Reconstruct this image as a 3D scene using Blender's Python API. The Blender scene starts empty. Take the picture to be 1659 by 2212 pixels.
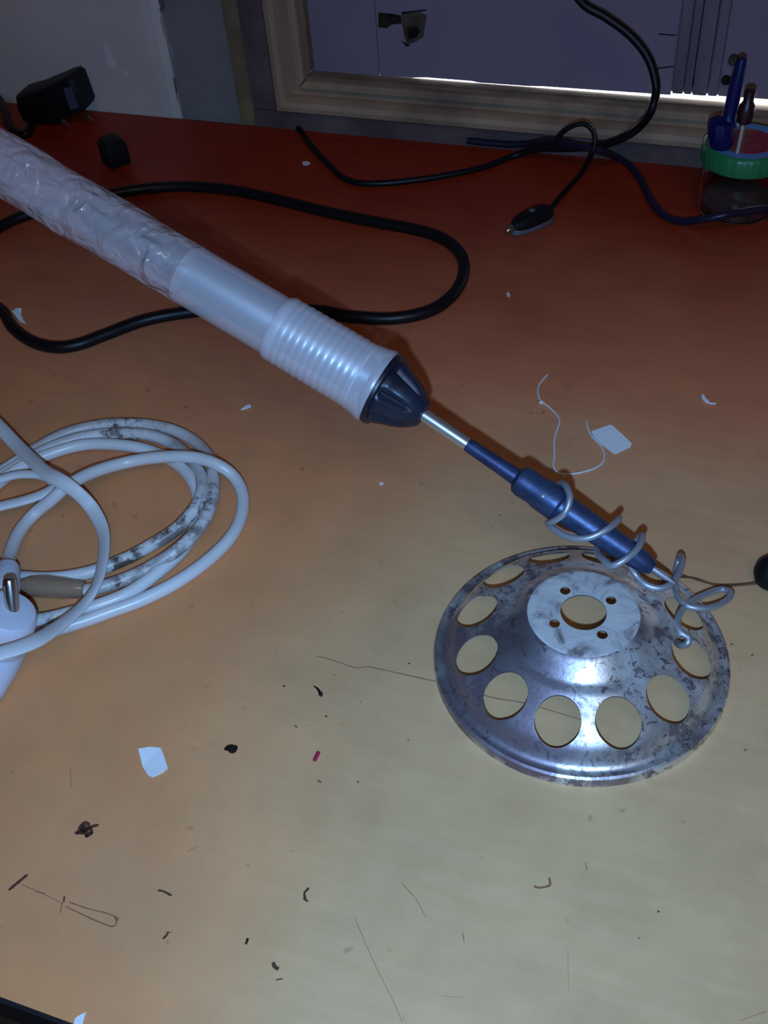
import bpy, bmesh, math, random
from mathutils import Vector, Matrix, noise
random.seed(7)
scene = bpy.context.scene
COL = scene.collection

# ------------------------------------------------------------------ camera
IMG_W, IMG_H = 1659, 2212
YAW, PITCH, ROLL, FPX, CAM_H = -0.3978, 0.78076, -0.0935, 2300.0, 0.35822
_f = Vector((math.sin(YAW)*math.cos(PITCH), math.cos(YAW)*math.cos(PITCH), -math.sin(PITCH)))
_r = Vector((math.cos(YAW), -math.sin(YAW), 0)); _u = _r.cross(_f)
RIGHT = _r*math.cos(ROLL) + _u*math.sin(ROLL)
UP = -_r*math.sin(ROLL) + _u*math.cos(ROLL)
FWD = _f
EYE = Vector((0, 0, CAM_H))
cam = bpy.data.cameras.new('camera'); cam_o = bpy.data.objects.new('camera', cam); COL.objects.link(cam_o)
cam.sensor_fit = 'VERTICAL'; cam.sensor_height = 24.0; cam.lens = FPX*24.0/IMG_H
cam.clip_start = 0.01; cam.clip_end = 50
M = Matrix((RIGHT, UP, -FWD)).transposed().to_4x4(); M.translation = EYE
cam_o.matrix_world = M
scene.camera = cam_o

# ------------------------------------------------------------------ light
scene.view_settings.view_transform = 'Standard'; scene.view_settings.look = 'None'
scene.view_settings.gamma = 1.0; scene.view_settings.use_curve_mapping = False
scene.view_settings.exposure = 0.0
w = bpy.data.worlds.new('daylight'); scene.world = w; w.use_nodes = True
w.node_tree.nodes['Background'].inputs[0].default_value = (0.86, 0.93, 1.0, 1)
w.node_tree.nodes['Background'].inputs[1].default_value = 14.0      # daylight outside; reaches the room only through the gap under the shutters
# the LED flash of the phone that took the picture, just below its lens
fl = bpy.data.lights.new('phone_flash', 'SPOT'); fl.energy = 9.0; fl.color = (0.257, 0.53, 1.0)
fl.shadow_soft_size = 0.0035; fl.spot_size = math.radians(115); fl.spot_blend = 1.0
fl_o = bpy.data.objects.new('phone_flash', fl); COL.objects.link(fl_o)
Mf = M.copy(); Mf.translation = EYE - UP*0.027 - RIGHT*0.004; fl_o.matrix_world = Mf
# added weak warm fill under the ceiling, in place of unseen ambient light
rl = bpy.data.lights.new('ambient_fill', 'AREA'); rl.energy = 5.0; rl.color = (1.0, 0.80, 0.62); rl.size = 0.9
rl_o = bpy.data.objects.new('ambient_fill', rl); COL.objects.link(rl_o); rl_o.location = (0.5, -0.9, 1.68)

# ------------------------------------------------------------------ placing: photograph sight lines met with real planes
def ray(px, py): return FWD + RIGHT*((px-IMG_W/2)/FPX) - UP*((py-IMG_H/2)/FPX)
def tab(px, py, z=0.0):
    d = ray(px, py); return EYE + d*((z-CAM_H)/d.z)
def wal(px, py, y):
    d = ray(px, py); return EYE + d*(y/d.y)
def depth(p): return (p-EYE).dot(FWD)
def mm(px, p): return px*depth(p)/FPX      # size of px at point p

# ------------------------------------------------------------------ materials
def mat(name, col=(.5,.5,.5), rough=.5, metal=0.0, spec=.5, coat=0.0, **kw):
    m = bpy.data.materials.new(name); m.use_nodes = True
    b = m.node_tree.nodes['Principled BSDF']
    b.inputs['Base Color'].default_value = (*col, 1); b.inputs['Roughness'].default_value = rough
    b.inputs['Metallic'].default_value = metal; b.inputs['Specular IOR Level'].default_value = spec
    b.inputs['Coat Weight'].default_value = coat
    for k, v in kw.items(): b.inputs[k.replace('_', ' ')].default_value = v
    return m
class NT:
    def __init__(s, m): s.t = m.node_tree; s.b = s.t.nodes['Principled BSDF']; s.tc = s.t.nodes.new('ShaderNodeTexCoord')
    def n(s, typ, **kw):
        x = s.t.nodes.new(typ)
        for k, v in kw.items(): setattr(x, k, v)
        return x
    def l(s, a, b): s.t.links.new(a, b)
    def mapping(s, scale=(1,1,1), rot=(0,0,0), src='Object'):
        x = s.n('ShaderNodeMapping'); x.inputs['Scale'].default_value = scale; x.inputs['Rotation'].default_value = rot
        s.l(s.tc.outputs[src], x.inputs[0]); return x.outputs[0]
    def noise(s, scale, detail=4, rough=.55, vec=None, dist=0.0):
        x = s.n('ShaderNodeTexNoise'); x.inputs['Scale'].default_value = scale; x.inputs['Detail'].default_value = detail
        x.inputs['Roughness'].default_value = rough; x.inputs['Distortion'].default_value = dist
        s.l(vec or s.tc.outputs['Object'], x.inputs['Vector']); return x.outputs[0]
    def ramp(s, fac, stops):
        x = s.n('ShaderNodeValToRGB'); e = x.color_ramp.elements
        while len(e) < len(stops): e.new(.5)
        for i, (p, c) in enumerate(stops): e[i].position = p; e[i].color = (*c, 1) if len(c) == 3 else c
        s.l(fac, x.inputs[0]); return x.outputs[0]
    def mix(s, fac, a, b, mode='MIX'):
        x = s.n('ShaderNodeMix', data_type='RGBA', blend_type=mode)
        for sock, v in ((x.inputs[0], fac), (x.inputs[6], a), (x.inputs[7], b)):
            if hasattr(v, 'is_linked'): s.l(v, sock)
            elif isinstance(v, (int, float)): sock.default_value = v
            else: sock.default_value = (*v, 1)
        return x.outputs[2]
    def math(s, op, a, b=0.0):
        x = s.n('ShaderNodeMath', operation=op)
        for sock, v in ((x.inputs[0], a), (x.inputs[1], b)):
            if hasattr(v, 'is_linked'): s.l(v, sock)
            else: sock.default_value = v
        return x.outputs[0]
    def bump(s, h, strength=.2, dist=.001):
        x = s.n('ShaderNodeBump'); x.inputs['Strength'].default_value = strength; x.inputs['Distance'].default_value = dist
        s.l(h, x.inputs['Height']); s.l(x.outputs[0], s.b.inputs['Normal'])
    def color(s, c): s.l(c, s.b.inputs['Base Color'])
K = lambda v: (v, v, v)

# table laminate: red-brown back to pale tan front, flash tone put into the colour
m_table = mat('wood_laminate', rough=.5, spec=.35); t = NT(m_table)
sx = t.n('ShaderNodeSeparateXYZ'); t.l(t.tc.outputs['Object'], sx.inputs[0])
big = t.noise(5.5, 3, .5)
flash_tone = t.math('ADD', t.math('ADD', sx.outputs[1], t.math('MULTIPLY', big, .20)), t.math('MULTIPLY', sx.outputs[0], -.10))
mr = t.n('ShaderNodeMapRange'); mr.interpolation_type = 'SMOOTHSTEP'; t.l(flash_tone, mr.inputs[0])
mr.inputs[1].default_value = .34; mr.inputs[2].default_value = .78
grain = t.noise(26, 6, .6, t.mapping((1.0, 7.0, 1.0), (0, 0, .12)))
blot = t.noise(14, 5, .6)
pale = t.mix(t.ramp(grain, [(.3, K(0)), (.75, K(1))]), (.74, .455, .225), (.68, .405, .19))
warm = t.math('ADD', t.math('MULTIPLY', t.noise(3.2, 2, .5), 1.1), t.math('MULTIPLY', sx.outputs[0], -2.3))  # warmer to the left: lens colour cast put into the laminate colour
pale = t.mix(t.ramp(warm, [(.70, K(0)), (1.02, K(1))]), pale, (.78, .32, .125))
pale = t.mix(t.ramp(blot, [(.42, K(0)), (.72, K(.55))]), pale, (.52, .31, .15))
dark = t.mix(t.ramp(grain, [(.3, K(0)), (.75, K(1))]), (.34, .026, .004), (.27, .016, .002))
mid = t.mix(t.ramp(grain, [(.3, K(0)), (.75, K(1))]), (.72, .245, .105), (.64, .205, .09))
c = t.mix(t.ramp(mr.outputs[0], [(0, K(0)), (.48, K(1))]), pale, mid)
c = t.mix(t.ramp(mr.outputs[0], [(.48, K(0)), (1, K(1))]), c, dark)
mott = t.ramp(t.noise(32, 6, .65), [(.32, K(.88)), (.68, K(1.0))])
c = t.mix(1.0, c, mott, 'MULTIPLY')
spk = t.noise(150, 2, .5)
c = t.mix(t.ramp(spk, [(.70, K(0)), (.78, K(.35))]), c, (.16, .08, .04))
t.color(c)
t.l(t.ramp(blot, [(.3, K(.42)), (.7, K(.58))]), t.b.inputs['Roughness'])
t.bump(t.noise(420, 3, .6), .06, .0006)

def mottled(name, a, b, sc, rough=.6, lo=.4, hi=.65, bump=.15, spec=.3, detail=5, metal=0.0, vec=None):
    m = mat(name, a, rough, metal, spec); n = NT(m)
    v = n.mapping(vec) if vec else None
    f = n.noise(sc, detail, .6, v); n.color(n.mix(n.ramp(f, [(lo, K(0)), (hi, K(1))]), a, b))
    if bump: n.bump(n.noise(sc*4, 4, .6), bump, .001)
    return m
m_edge = mat('black_edging', (.012,.010,.010), .5)
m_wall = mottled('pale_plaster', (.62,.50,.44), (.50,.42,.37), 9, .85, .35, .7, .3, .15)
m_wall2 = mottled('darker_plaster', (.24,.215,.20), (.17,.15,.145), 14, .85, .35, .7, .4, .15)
m_chip = mottled('bare_plaster_chips', (.22,.15,.075), (.12,.085,.06), 30, .9, .35, .65, .5, .1)
m_room = mottled('room_paint', (.34,.31,.26), (.29,.27,.23), 3, .9, .4, .6, 0, .1)
m_floor = mottled('floor_tiles', (.12,.085,.06), (.08,.06,.045), 7, .6, .4, .6, 0, .3)
m_frame = mottled('old_cream_paint', (.40,.25,.155), (.20,.125,.08), 22, .6, .38, .72, .3, .25, 6, 0, (1, 1, .35))
m_framed = mottled('grimy_paint', (.15,.095,.085), (.075,.050,.048), 25, .7, .35, .7, .3, .2, 6)
m_ledge = mottled('bare_wood_ledge', (.21,.135,.085), (.13,.08,.05), 35, .7, .35, .7, .3, .2)
m_shut = mottled('shutter_white_paint', (.24,.175,.215), (.20,.145,.185), 12, .6, .35, .75, .1, .25)
m_stile = mottled('shutter_stile_paint', (.22,.16,.18), (.15,.11,.12), 30, .6, .4, .7, .2, .25, 6, 0, (1, 1, .2))
m_hole = mottled('rotten_dark_wood', (.035,.022,.016), (.008,.006,.006), 60, .9, .35, .6, .5, .1)
m_chipwood = mottled('exposed_wood', (.14,.10,.07), (.05,.035,.025), 70, .9, .35, .65, .5, .1)
m_dark_edge = mottled('dark_edge', (.10,.085,.09), (.20,.17,.16), 90, .9)
m_sill = mat('outside_sill', (.85,.85,.85), .8)
m_black = mat('black_rubber', (.006,.005,.006), .42, 0, .28)
m_blackp = mat('black_plastic', (.005,.005,.006), .5, 0, .25)
m_navy = mat('dark_blue_rubber', (.014,.010,.026), .38, 0, .35)
m_dark_cord = mat('thin_black_cord', (.006,.005,.007), .42, 0, .25)
m_grey_rim = mat('grey_plastic', (.10,.09,.10), .4)
m_pin = mat('nickel_pin', (.62,.60,.58), .25, 1.0)
m_brass = mat('dull_prong', (.55,.48,.42), .35, 1.0)
m_paper = mat('white_paper', (.80,.80,.78), .8, 0, .2)
m_string = mat('white_string', (.70,.62,.60), .8, 0, .2)
m_ink = mat('dark_ink', (.10,.040,.024), .7, 0, .2)
m_inkl = mat('faint_ink', (.27,.12,.05), .7, 0, .2)
m_scr = mat('scratch_grime', (.42,.22,.11), .6, 0, .3)
m_red = mat('red_plastic', (.42,.02,.06), .4)
m_wire = mat('copper_wire', (.16,.075,.04), .45, .6)

# dirty white cable
m_wcab = mat('white_pvc', (.70,.69,.67), .32, 0, .5); t = NT(m_wcab)
d1 = t.noise(55, 6, .7); d2 = t.noise(16, 3, .5)
msk = t.math('MULTIPLY', t.ramp(d1, [(.55, K(0)), (.63, K(1))]), t.ramp(d2, [(.55, K(0)), (.66, K(1))]))
c = t.mix(t.ramp(d2, [(.35, K(0)), (.7, K(1))]), (.72,.71,.69), (.60,.56,.52))
t.color(t.mix(msk, c, (.07,.055,.05)))
m_dcab = mat('dirty_white_pvc', (.6,.55,.5), .4, 0, .45); t = NT(m_dcab)
d1 = t.noise(95, 6, .7); d2 = t.noise(22, 3, .5)
msk = t.math('MULTIPLY', t.ramp(d1, [(.46, K(0)), (.56, K(1))]), t.ramp(d2, [(.46, K(0)), (.60, K(1))]))
c = t.mix(t.ramp(t.noise(40, 4), [(.40, K(0)), (.7, K(1))]), (.68,.66,.63), (.46,.38,.33))
t.color(t.mix(msk, c, (.10,.07,.055)))
m_fcab = mat('flat_white_cord', (.66,.64,.62), .5, 0, .35)
m_plug = mat('white_plug_plastic', (.60,.60,.66), .4, 0, .45)
m_tape = mat('clear_brown_tape', (.30,.19,.12), .12, 0, .6, .5)

# pressed steel of the stand: dull purple-grey oxide, rubbed to bright zinc
m_steel = mat('worn_pressed_steel', (.5,.5,.5), .42, 1.0); t = NT(m_steel)
n1 = t.noise(38, 6, .65, None, .6); n2 = t.noise(120, 5, .7, t.mapping((1,1,.6)))
base = t.mix(t.ramp(n1, [(.38, K(0)), (.62, K(1))]), (.37,.335,.36), (.22,.155,.175))
brt = t.ramp(t.math('MULTIPLY', t.ramp(n2, [(.36, K(0)), (.50, K(1))]), t.ramp(t.noise(20, 2), [(.36, K(0)), (.54, K(1))])), [(.2, K(0)), (.7, K(1))])
scr = t.ramp(t.noise(260, 3, .6, t.mapping((1, 1, 1)), 1.2), [(.57, K(0)), (.64, K(.85))])
t.color(t.mix(scr, t.mix(brt, base, (.80,.78,.74)), (.20,.16,.18)))
t.l(t.ramp(brt, [(0, K(.46)), (1, K(.34))]), t.b.inputs['Roughness'])
t.l(t.ramp(n1, [(.35, K(.95)), (.7, K(.55))]), t.b.inputs['Metallic'])
t.bump(n2, .25, .0006)
m_zinc = mat('rubbed_zinc_top', (.6,.6,.6), .4, 1.0); t = NT(m_zinc)
n1 = t.noise(70, 6, .65, None, .8)
t.color(t.ramp(n1, [(.36, (.20,.16,.15)), (.46, (.55,.52,.50)), (.60, (.90,.88,.82))]))
t.l(t.ramp(n1, [(.4, K(.6)), (.6, K(.42))]), t.b.inputs['Roughness'])
t.l(t.ramp(n1, [(.4, K(.15)), (.6, K(.45))]), t.b.inputs['Metallic'])
t.bump(n1, .2, .0006)
m_coil = mat('galvanised_wire', (.42,.43,.46), .45, .6)
m_shaft = mat('chromed_tube', (.75,.75,.72), .36, .9)
m_heat = mottled('heat_blued_steel', (.055,.085,.17), (.03,.045,.10), 60, .42, .4, .65, .15, .5, 5, .55)
m_heat2 = mottled('blued_sleeve', (.045,.065,.15), (.02,.025,.07), 60, .45, .4, .65, .1, .5, 5, .4)
m_nose = mottled('dark_blue_nose', (.014,.018,.034), (.006,.007,.016), 80, .4, .4, .65, .1, .5)
m_ring = mat('black_collar', (.008,.008,.016), .4)
# milky clear plastic of the handle
def milky(name, col, alpha, rough, bumpsc=0, bstr=.3):
    m = mat(name, col, rough, 0, .7, 1.0); b = m.node_tree.nodes['Principled BSDF']
    b.inputs['Coat Roughness'].default_value = .30; b.inputs['Coat IOR'].default_value = 1.7; b.inputs['Alpha'].default_value = alpha
    if bumpsc:
        b.inputs['Coat Roughness'].default_value = .12; b.inputs['Coat IOR'].default_value = 2.0
        n = NT(m); n.bump(n.noise(bumpsc, 2, .45, n.mapping((1, 1, 1)), 1.0), bstr, .004)
        n.l(n.b.inputs['Normal'].links[0].from_socket, n.b.inputs['Coat Normal'])
    return m
m_sleeve = milky('milky_sleeve', (.86,.78,.80), .50, .36)
m_grip = milky('milky_grip', (.86,.78,.80), .38, .36)
m_wrap = milky('crinkled_clear_film', (.74,.61,.61), .42, .28, 85, 1.0)
m_core = mottled('blue_grey_core', (.42,.55,.62), (.52,.63,.70), 30, .46, .4, .65, 0, .8, 5, 1.0)

# ------------------------------------------------------------------ mesh builders
def tag(o, label=None, cat=None, group=None, kind=None):
    for k, v in (('label', label), ('category', cat), ('group', group), ('kind', kind)):
        if v: o[k] = v
    return o
def obj(name, verts, faces, m, parent=None, smooth=True, angle=35):
    me = bpy.data.meshes.new(name); me.from_pydata([tuple(v) for v in verts], [], faces)
    bm = bmesh.new(); bm.from_mesh(me); bmesh.ops.recalc_face_normals(bm, faces=bm.faces); bm.to_mesh(me); bm.free()
    if smooth:
        me.shade_smooth(); me.set_sharp_from_angle(angle=math.radians(angle))
    me.materials.append(m)
    o = bpy.data.objects.new(name, me); COL.objects.link(o)
    if parent: parent_to(o, parent)
    return o
def parent_to(o, p):
    bpy.context.view_layer.update()
    o.parent = p; o.matrix_parent_inverse = p.matrix_world.inverted()
def empty(name, loc):
    o = bpy.data.objects.new(name, None); o.empty_display_size = .01; o.location = loc; COL.objects.link(o)
    bpy.context.view_layer.update(); return o
def catmull(P, n=8):
    P = [Vector(p) for p in P]; out = []
    Q = [P[0]*2-P[1]] + P + [P[-1]*2-P[-2]]
    for i in range(1, len(Q)-2):
        a, b, c, d = Q[i-1:i+3]
        for k in range(n):
            t = k/n
            out.append(.5*((2*b)+(c-a)*t+(2*a-5*b+4*c-d)*t*t+(3*b-a-3*c+d)*t**3))
    out.append(P[-1]); return out
def sweep(pts, rad, seg=14, flat=None, twist=None):
    """tube along pts; rad number or list; flat = thickness ratio, twist = angle list"""
    n = len(pts); V = []; F = []
    R_ = rad if isinstance(rad, (list, tuple)) else [rad]*n
    prev = None
    for i in range(n):
        T = (pts[min(i+1, n-1)]-pts[max(i-1, 0)]).normalized()
        if prev is None:
            a = Vector((0, 0, 1)); a = (a-T*a.dot(T)); a = a.normalized() if a.length > 1e-4 else Vector((1, 0, 0))
        else:
            a = (prev-T*prev.dot(T)).normalized()
        prev = a; b = T.cross(a)
        tw = twist[i] if twist else 0
        for k in range(seg):
            th = 2*math.pi*k/seg
            x, y = math.cos(th)*(flat if flat else 1), math.sin(th)
            x, y = x*math.cos(tw)-y*math.sin(tw), x*math.sin(tw)+y*math.cos(tw)
            V.append(pts[i]+(a*x+b*y)*R_[i])
    for i in range(n-1):
        for k in range(seg):
            k2 = (k+1) % seg
            F.append((i*seg+k, i*seg+k2, (i+1)*seg+k2, (i+1)*seg+k))
    F.append(tuple(range(seg))); F.append(tuple((n-1)*seg+k for k in range(seg)))
    return V, F
def tube(name, P, rad, m, parent=None, n=8, seg=14, **kw):
    return obj(name, *sweep(catmull(P, n), rad, seg, **kw), m, parent, angle=50)
def frame_of(axis):
    axis = axis.normalized(); a = Vector((0, 0, 1))
    a = (a-axis*a.dot(axis)).normalized() if abs(axis.z) < .99 else Vector((1, 0, 0))
    return axis, a, axis.cross(a)
def lathe(prof, org, axis, seg=40, mod=None, cap=True):
    """prof: list of (s, r) along axis from org"""
    ax, a, b = frame_of(axis); V = []; F = []
    for i, (s, r) in enumerate(prof):
        for k in range(seg):
            th = 2*math.pi*k/seg; rr = r*(mod(i, s, th) if mod else 1)
            V.append(org+ax*s+(a*math.cos(th)+b*math.sin(th))*rr)
    for i in range(len(prof)-1):
        for k in range(seg):
            k2 = (k+1) % seg; F.append((i*seg+k, i*seg+k2, (i+1)*seg+k2, (i+1)*seg+k))
    if cap: F.append(tuple(range(seg))); F.append(tuple((len(prof)-1)*seg+k for k in range(seg)))
    return V, F
def box_vf(x0, x1, y0, y1, z0, z1):
    V = [Vector((x, y, z)) for x in (x0, x1) for y in (y0, y1) for z in (z0, z1)]
    return V, [(0,1,3,2), (4,6,7,5), (0,4,5,1), (2,3,7,6), (0,2,6,4), (1,5,7,3)]
def bevel(o, w, seg=2):
    bm = bmesh.new(); bm.from_mesh(o.data)
    bmesh.ops.bevel(bm, geom=list(bm.edges), offset=w, segments=seg, profile=.6, affect='EDGES', clamp_overlap=True)
    bm.to_mesh(o.data); bm.free(); o.data.shade_smooth(); o.data.set_sharp_from_angle(angle=math.radians(40)); return o
def box(name, x0, x1, y0, y1, z0, z1, m, parent=None, bw=0):
    o = obj(name, *box_vf(x0, x1, y0, y1, z0, z1), m, None, False)
    if bw: bevel(o, bw)
    if parent: parent_to(o, parent)
    return o
def slab(name, poly, z0, z1, m, parent=None, bw=0, top=None):
    """prism over a world-space xy polygon; top: optional list of z offsets for each corner"""
    n = len(poly); V = [Vector((p[0], p[1], z0+(top[i] if top else 0))) for i, p in enumerate(poly)] + [Vector((p[0], p[1], z1+(top[i] if top else 0))) for i, p in enumerate(poly)]
    F = [tuple(range(n)), tuple(range(n, 2*n))] + [(i, (i+1) % n, n+(i+1) % n, n+i) for i in range(n)]
    o = obj(name, V, F, m, parent, False); return o
def prism_y(name, poly_xz, y0, y1, m, parent=None, bw=0):
    n = len(poly_xz); V = [Vector((x, y0, z)) for x, z in poly_xz] + [Vector((x, y1, z)) for x, z in poly_xz]
    F = [tuple(range(n)), tuple(range(n, 2*n))] + [(i, (i+1) % n, n+(i+1) % n, n+i) for i in range(n)]
    o = obj(name, V, F, m, None, False)
    if bw: bevel(o, bw)
    if parent: parent_to(o, parent)
    return o
def struct(o, label=None): return tag(o, label, None, None, 'structure')

# ------------------------------------------------------------------ the room
YB = .706            # face of the wall behind the table
XL, XR, YN, ZF, ZC = -1.6, 1.5, -2.2, -.74, 1.75
struct(box('floor', XL, XR, YN, YB+.2, ZF-.05, ZF, m_floor), 'dark brown floor under the table')
struct(box('ceiling', XL-.1, XR+.1, YN-.1, YB+.2, ZC, ZC+.05, m_room), 'plain ceiling of the room')
struct(box('wall_left', XL-.1, XL, YN, YB+.2, ZF, ZC, m_room), 'plain side wall left of the table')
struct(box('wall_right', XR, XR+.1, YN, YB+.2, ZF, ZC, m_room), 'plain side wall right of the table')
struct(box('wall_front', XL, XR, YN-.1, YN, ZF, ZC, m_room), 'plain wall behind the photographer')
# back wall: thick plaster left, thinner darker strip, window opening, rest
OX0, OX1, OZ0, OZ1 = -.372, .52, .0, 1.25
wb = struct(box('wall_back', XL, -.452, YB, YB+.2, ZF, ZC, m_wall), 'pale green-grey plaster wall behind the table')
bevel_prof = [(-.4520, YB), (-.4440, YB+.0008), (-.4395, YB+.005), (-.4395, YB+.05), (-.4520, YB+.05)]
slab('plaster_corner', bevel_prof, ZF, ZC, m_wall, wb)
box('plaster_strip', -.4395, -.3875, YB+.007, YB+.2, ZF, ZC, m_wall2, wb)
box('chipped_plaster_edge', -.3875, -.3718, YB+.004, YB+.2, ZF, ZC, m_chip, wb)
box('wall_under_window', OX0, OX1, YB, YB+.2, ZF, OZ0, m_wall2, wb)
box('wall_over_window', OX0, OX1, YB, YB+.2, OZ1, ZC, m_wall, wb)
box('wall_beside_window', OX1, XR, YB, YB+.2, ZF, ZC, m_wall, wb)
# chips and smears of lighter plaster on the wall
def wall_patch(name, pts, y, m, th=.0006):
    P = [wal(px, py, y) for px, py in pts]
    return prism_y(name, [(p.x, p.z) for p in P], y-th, y+.0005, m, wb)
m_smear = mottled('pale_plaster_smear', (.70,.56,.54), (.60,.48,.44), 60, .85)
m_chip2 = mottled('scraped_plaster', (.34,.28,.27), (.24,.20,.20), 60, .85)
for pts in ([(343,30),(349,36),(356,70),(362,110),(366,150),(362,150),(355,100),(346,60)], [(372,160),(378,170),(386,215),(390,248),(384,248),(378,210)], [(345,0),(352,0),(354,18),(349,24)]):
    wall_patch('dark_edge_strip', pts, YB+.006, m_dark_edge, .0016)  # darker strips along the plaster corner edge
wall_patch('plaster_smear', [(222,92),(232,90),(243,128),(252,142),(246,151),(234,146),(229,120)], YB, m_smear)
wall_patch('plaster_smear', [(262,150),(274,156),(277,164),(268,163)], YB, m_smear)
wall_patch('plaster_smear', [(358,62),(364,66),(370,90),(375,112),(377,124),(373,120),(367,104),(361,82)], YB+.007, m_chip2)
wall_patch('plaster_smear', [(330,0),(340,0),(346,16),(338,20)], YB+.003, m_smear)

# ------------------------------------------------------------------ window with closed board shutters
win = empty('window_1', (0, YB, 0)); struct(win, 'old wooden window with closed painted board shutters')
WR = .515
def rail(name, prof_zy, x0, x1, m, miter=0.0, z_ref=0.0):
    """horizontal moulding: prof (z, y) polygon from x0 to x1; left end cut at 45 degrees"""
    n = len(prof_zy)
    V = [Vector((x0+(miter*(z-z_ref)), y, z)) for z, y in prof_zy] + [Vector((x1, y, z)) for z, y in prof_zy]
    F = [tuple(range(n)), tuple(range(n, 2*n))] + [(i, (i+1) % n, n+(i+1) % n, n+i) for i in range(n)]
    return obj(name, V, F, m, win, True, 25)
def post(name, prof_xy, z0, z1, m, miter=False, x_ref=0.0):
    n = len(prof_xy)
    V = [Vector((x, y, z0+((x-x_ref) if miter else 0))) for x, y in prof_xy] + [Vector((x, y, z1)) for x, y in prof_xy]
    F = [tuple(range(n)), tuple(range(n, 2*n))] + [(i, (i+1) % n, n+(i+1) % n, n+i) for i in range(n)]
    return obj(name, V, F, m, win, True, 25)
ZT = 1.2
# outer casing: flat dark board, then rounded moulding, groove, inner bead, bare ledge
rail('bottom_casing', [(0,YB-.002), (.0128,YB-.002), (.0140,YB+.002), (.0140,YB+.05), (0,YB+.05)], -.3718, WR, m_framed)
bx = -.3515
rail('bottom_moulding', [(.0140,YB-.004), (.0160,YB-.0068), (.0195,YB-.0075), (.0228,YB-.006), (.0246,YB-.002), (.0250,YB+.004), (.0290,YB+.010), (.0290,YB+.05), (.0140,YB+.05)], bx, WR, m_frame, 1.0, .0140)
rail('bottom_bead', [(.0290,YB+.006), (.0305,YB+.002), (.0340,YB+.0015), (.0350,YB+.003), (.0356,YB+.008), (.0356,YB+.0168), (.0290,YB+.0168)], bx+.0165, WR, m_frame, 1.0, .0290)
rail('ledge', [(.0356,YB+.0065), (.0372,YB+.0070), (.0380,YB+.0090), (.0380,YB+.0168), (.0356,YB+.0168)], bx+.022, WR, m_ledge, 1.0, .0356)
post('side_casing', [(-.3718,YB-.002), (-.3530,YB-.002), (-.3515,YB+.002), (-.3515,YB+.05), (-.3718,YB+.05)], .0140, ZT, m_framed)
post('side_moulding', [(-.3515,YB-.004), (-.3495,YB-.0068), (-.3460,YB-.0075), (-.3425,YB-.006), (-.3408,YB-.002), (-.3400,YB+.004), (-.3365,YB+.010), (-.3365,YB+.05), (-.3515,YB+.05)], .0140, ZT, m_frame, True, -.3515)
post('side_bead', [(-.3365,YB+.006), (-.3350,YB+.002), (-.3320,YB+.0015), (-.3300,YB+.004), (-.3290,YB+.012), (-.3290,YB+.05), (-.3365,YB+.05)], .0290, ZT, m_frame, True, -.3365)
post('side_ledge', [(-.3290,YB+.008), (-.3262,YB+.010), (-.3255,YB+.014), (-.3255,YB+.06), (-.3290,YB+.06)], .0372, ZT, m_ledge, True, -.3290)
box('top_casing', -.3718, WR, YB-.002, YB+.05, ZT, 1.25, m_framed, win)
box('right_casing', WR-.02, WR+.005, YB-.002, YB+.05, .0140, ZT, m_framed, win)
# outside sill seen through the gap, bright with daylight
box('outside_sill', -.40, .60, YB+.0510, YB+.22, .0, .0372, m_sill, win)
box('inner_sill', -.316, WR-.02, YB+.0170, YB+.0508, .0290, .0376, m_sill, win)
box('corner_light_stop', -.3365, -.3262, YB+.0186, YB+.0500, .0250, .0600, m_ledge, win)  # unseen block added to stop daylight leaking through the mitre
# shutter boards: bottom edges leave a gap that opens to the right
PY0, PY1 = YB+.016, YB+.0185
def gapz(x): return .0445 if x < -.24 else (.0445+.0012*(x+.24)/.15 if x < -.09 else .0459)
crack = wal(820, 160, PY0).x
sh1 = prism_y('shutter_board', [(-.3270,.0382), (crack-.0003,.0383), (crack-.0003,ZT), (-.3270,ZT)], PY0, PY1, m_shut, win)
box('crack_light_stop', crack-.012, crack+.012, PY1+.0002, PY1+.003, .0400, ZT, m_hole, win)  # strip added behind the crack to keep daylight out
E1 = wal(1452, 190, PY0).x
prism_y('shutter_board', [(crack+.0003,.0383), (-.2500,.0384), (-.2400,.0394), (-.205,.0393), (-.200,.0386), (-.165,.0388), (-.155,.0394), (-.12,.0397), (E1-.0006,.0402), (E1-.0006,ZT), (crack+.0003,ZT)], PY0, PY1, m_shut, win)
# stiles where the two leaves meet
xs = [E1, wal(1478,190,PY0).x, wal(1497,190,PY0).x, wal(1530,190,PY0).x, wal(1553,190,PY0).x]
yy = [PY0-.0015, PY0-.004, PY0-.006, PY0-.003]
for i in range(4):
    o = box('meeting_stile', xs[i]+.0004, xs[i+1]-.0004, yy[i], PY1, .0412+(PY0-yy[i])*.42+.0002*(i % 2), ZT, m_stile, win, .0009)
box('stile_light_stop', E1-.006, xs[4]+.006, PY1+.0002, PY1+.003, .0416, ZT, m_stile, win)  # board added behind the stiles to shut out daylight between them
prism_y('shutter_board', [(xs[4]+.0004,.0420), (xs[4]+.02,.0422), (.05,.0424), (.05,ZT), (xs[4]+.0004,ZT)], PY0, PY1, m_shut, win)
box('shutter_board', .051, WR-.02, PY0, PY1, .0412, ZT, m_shut, win)
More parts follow.
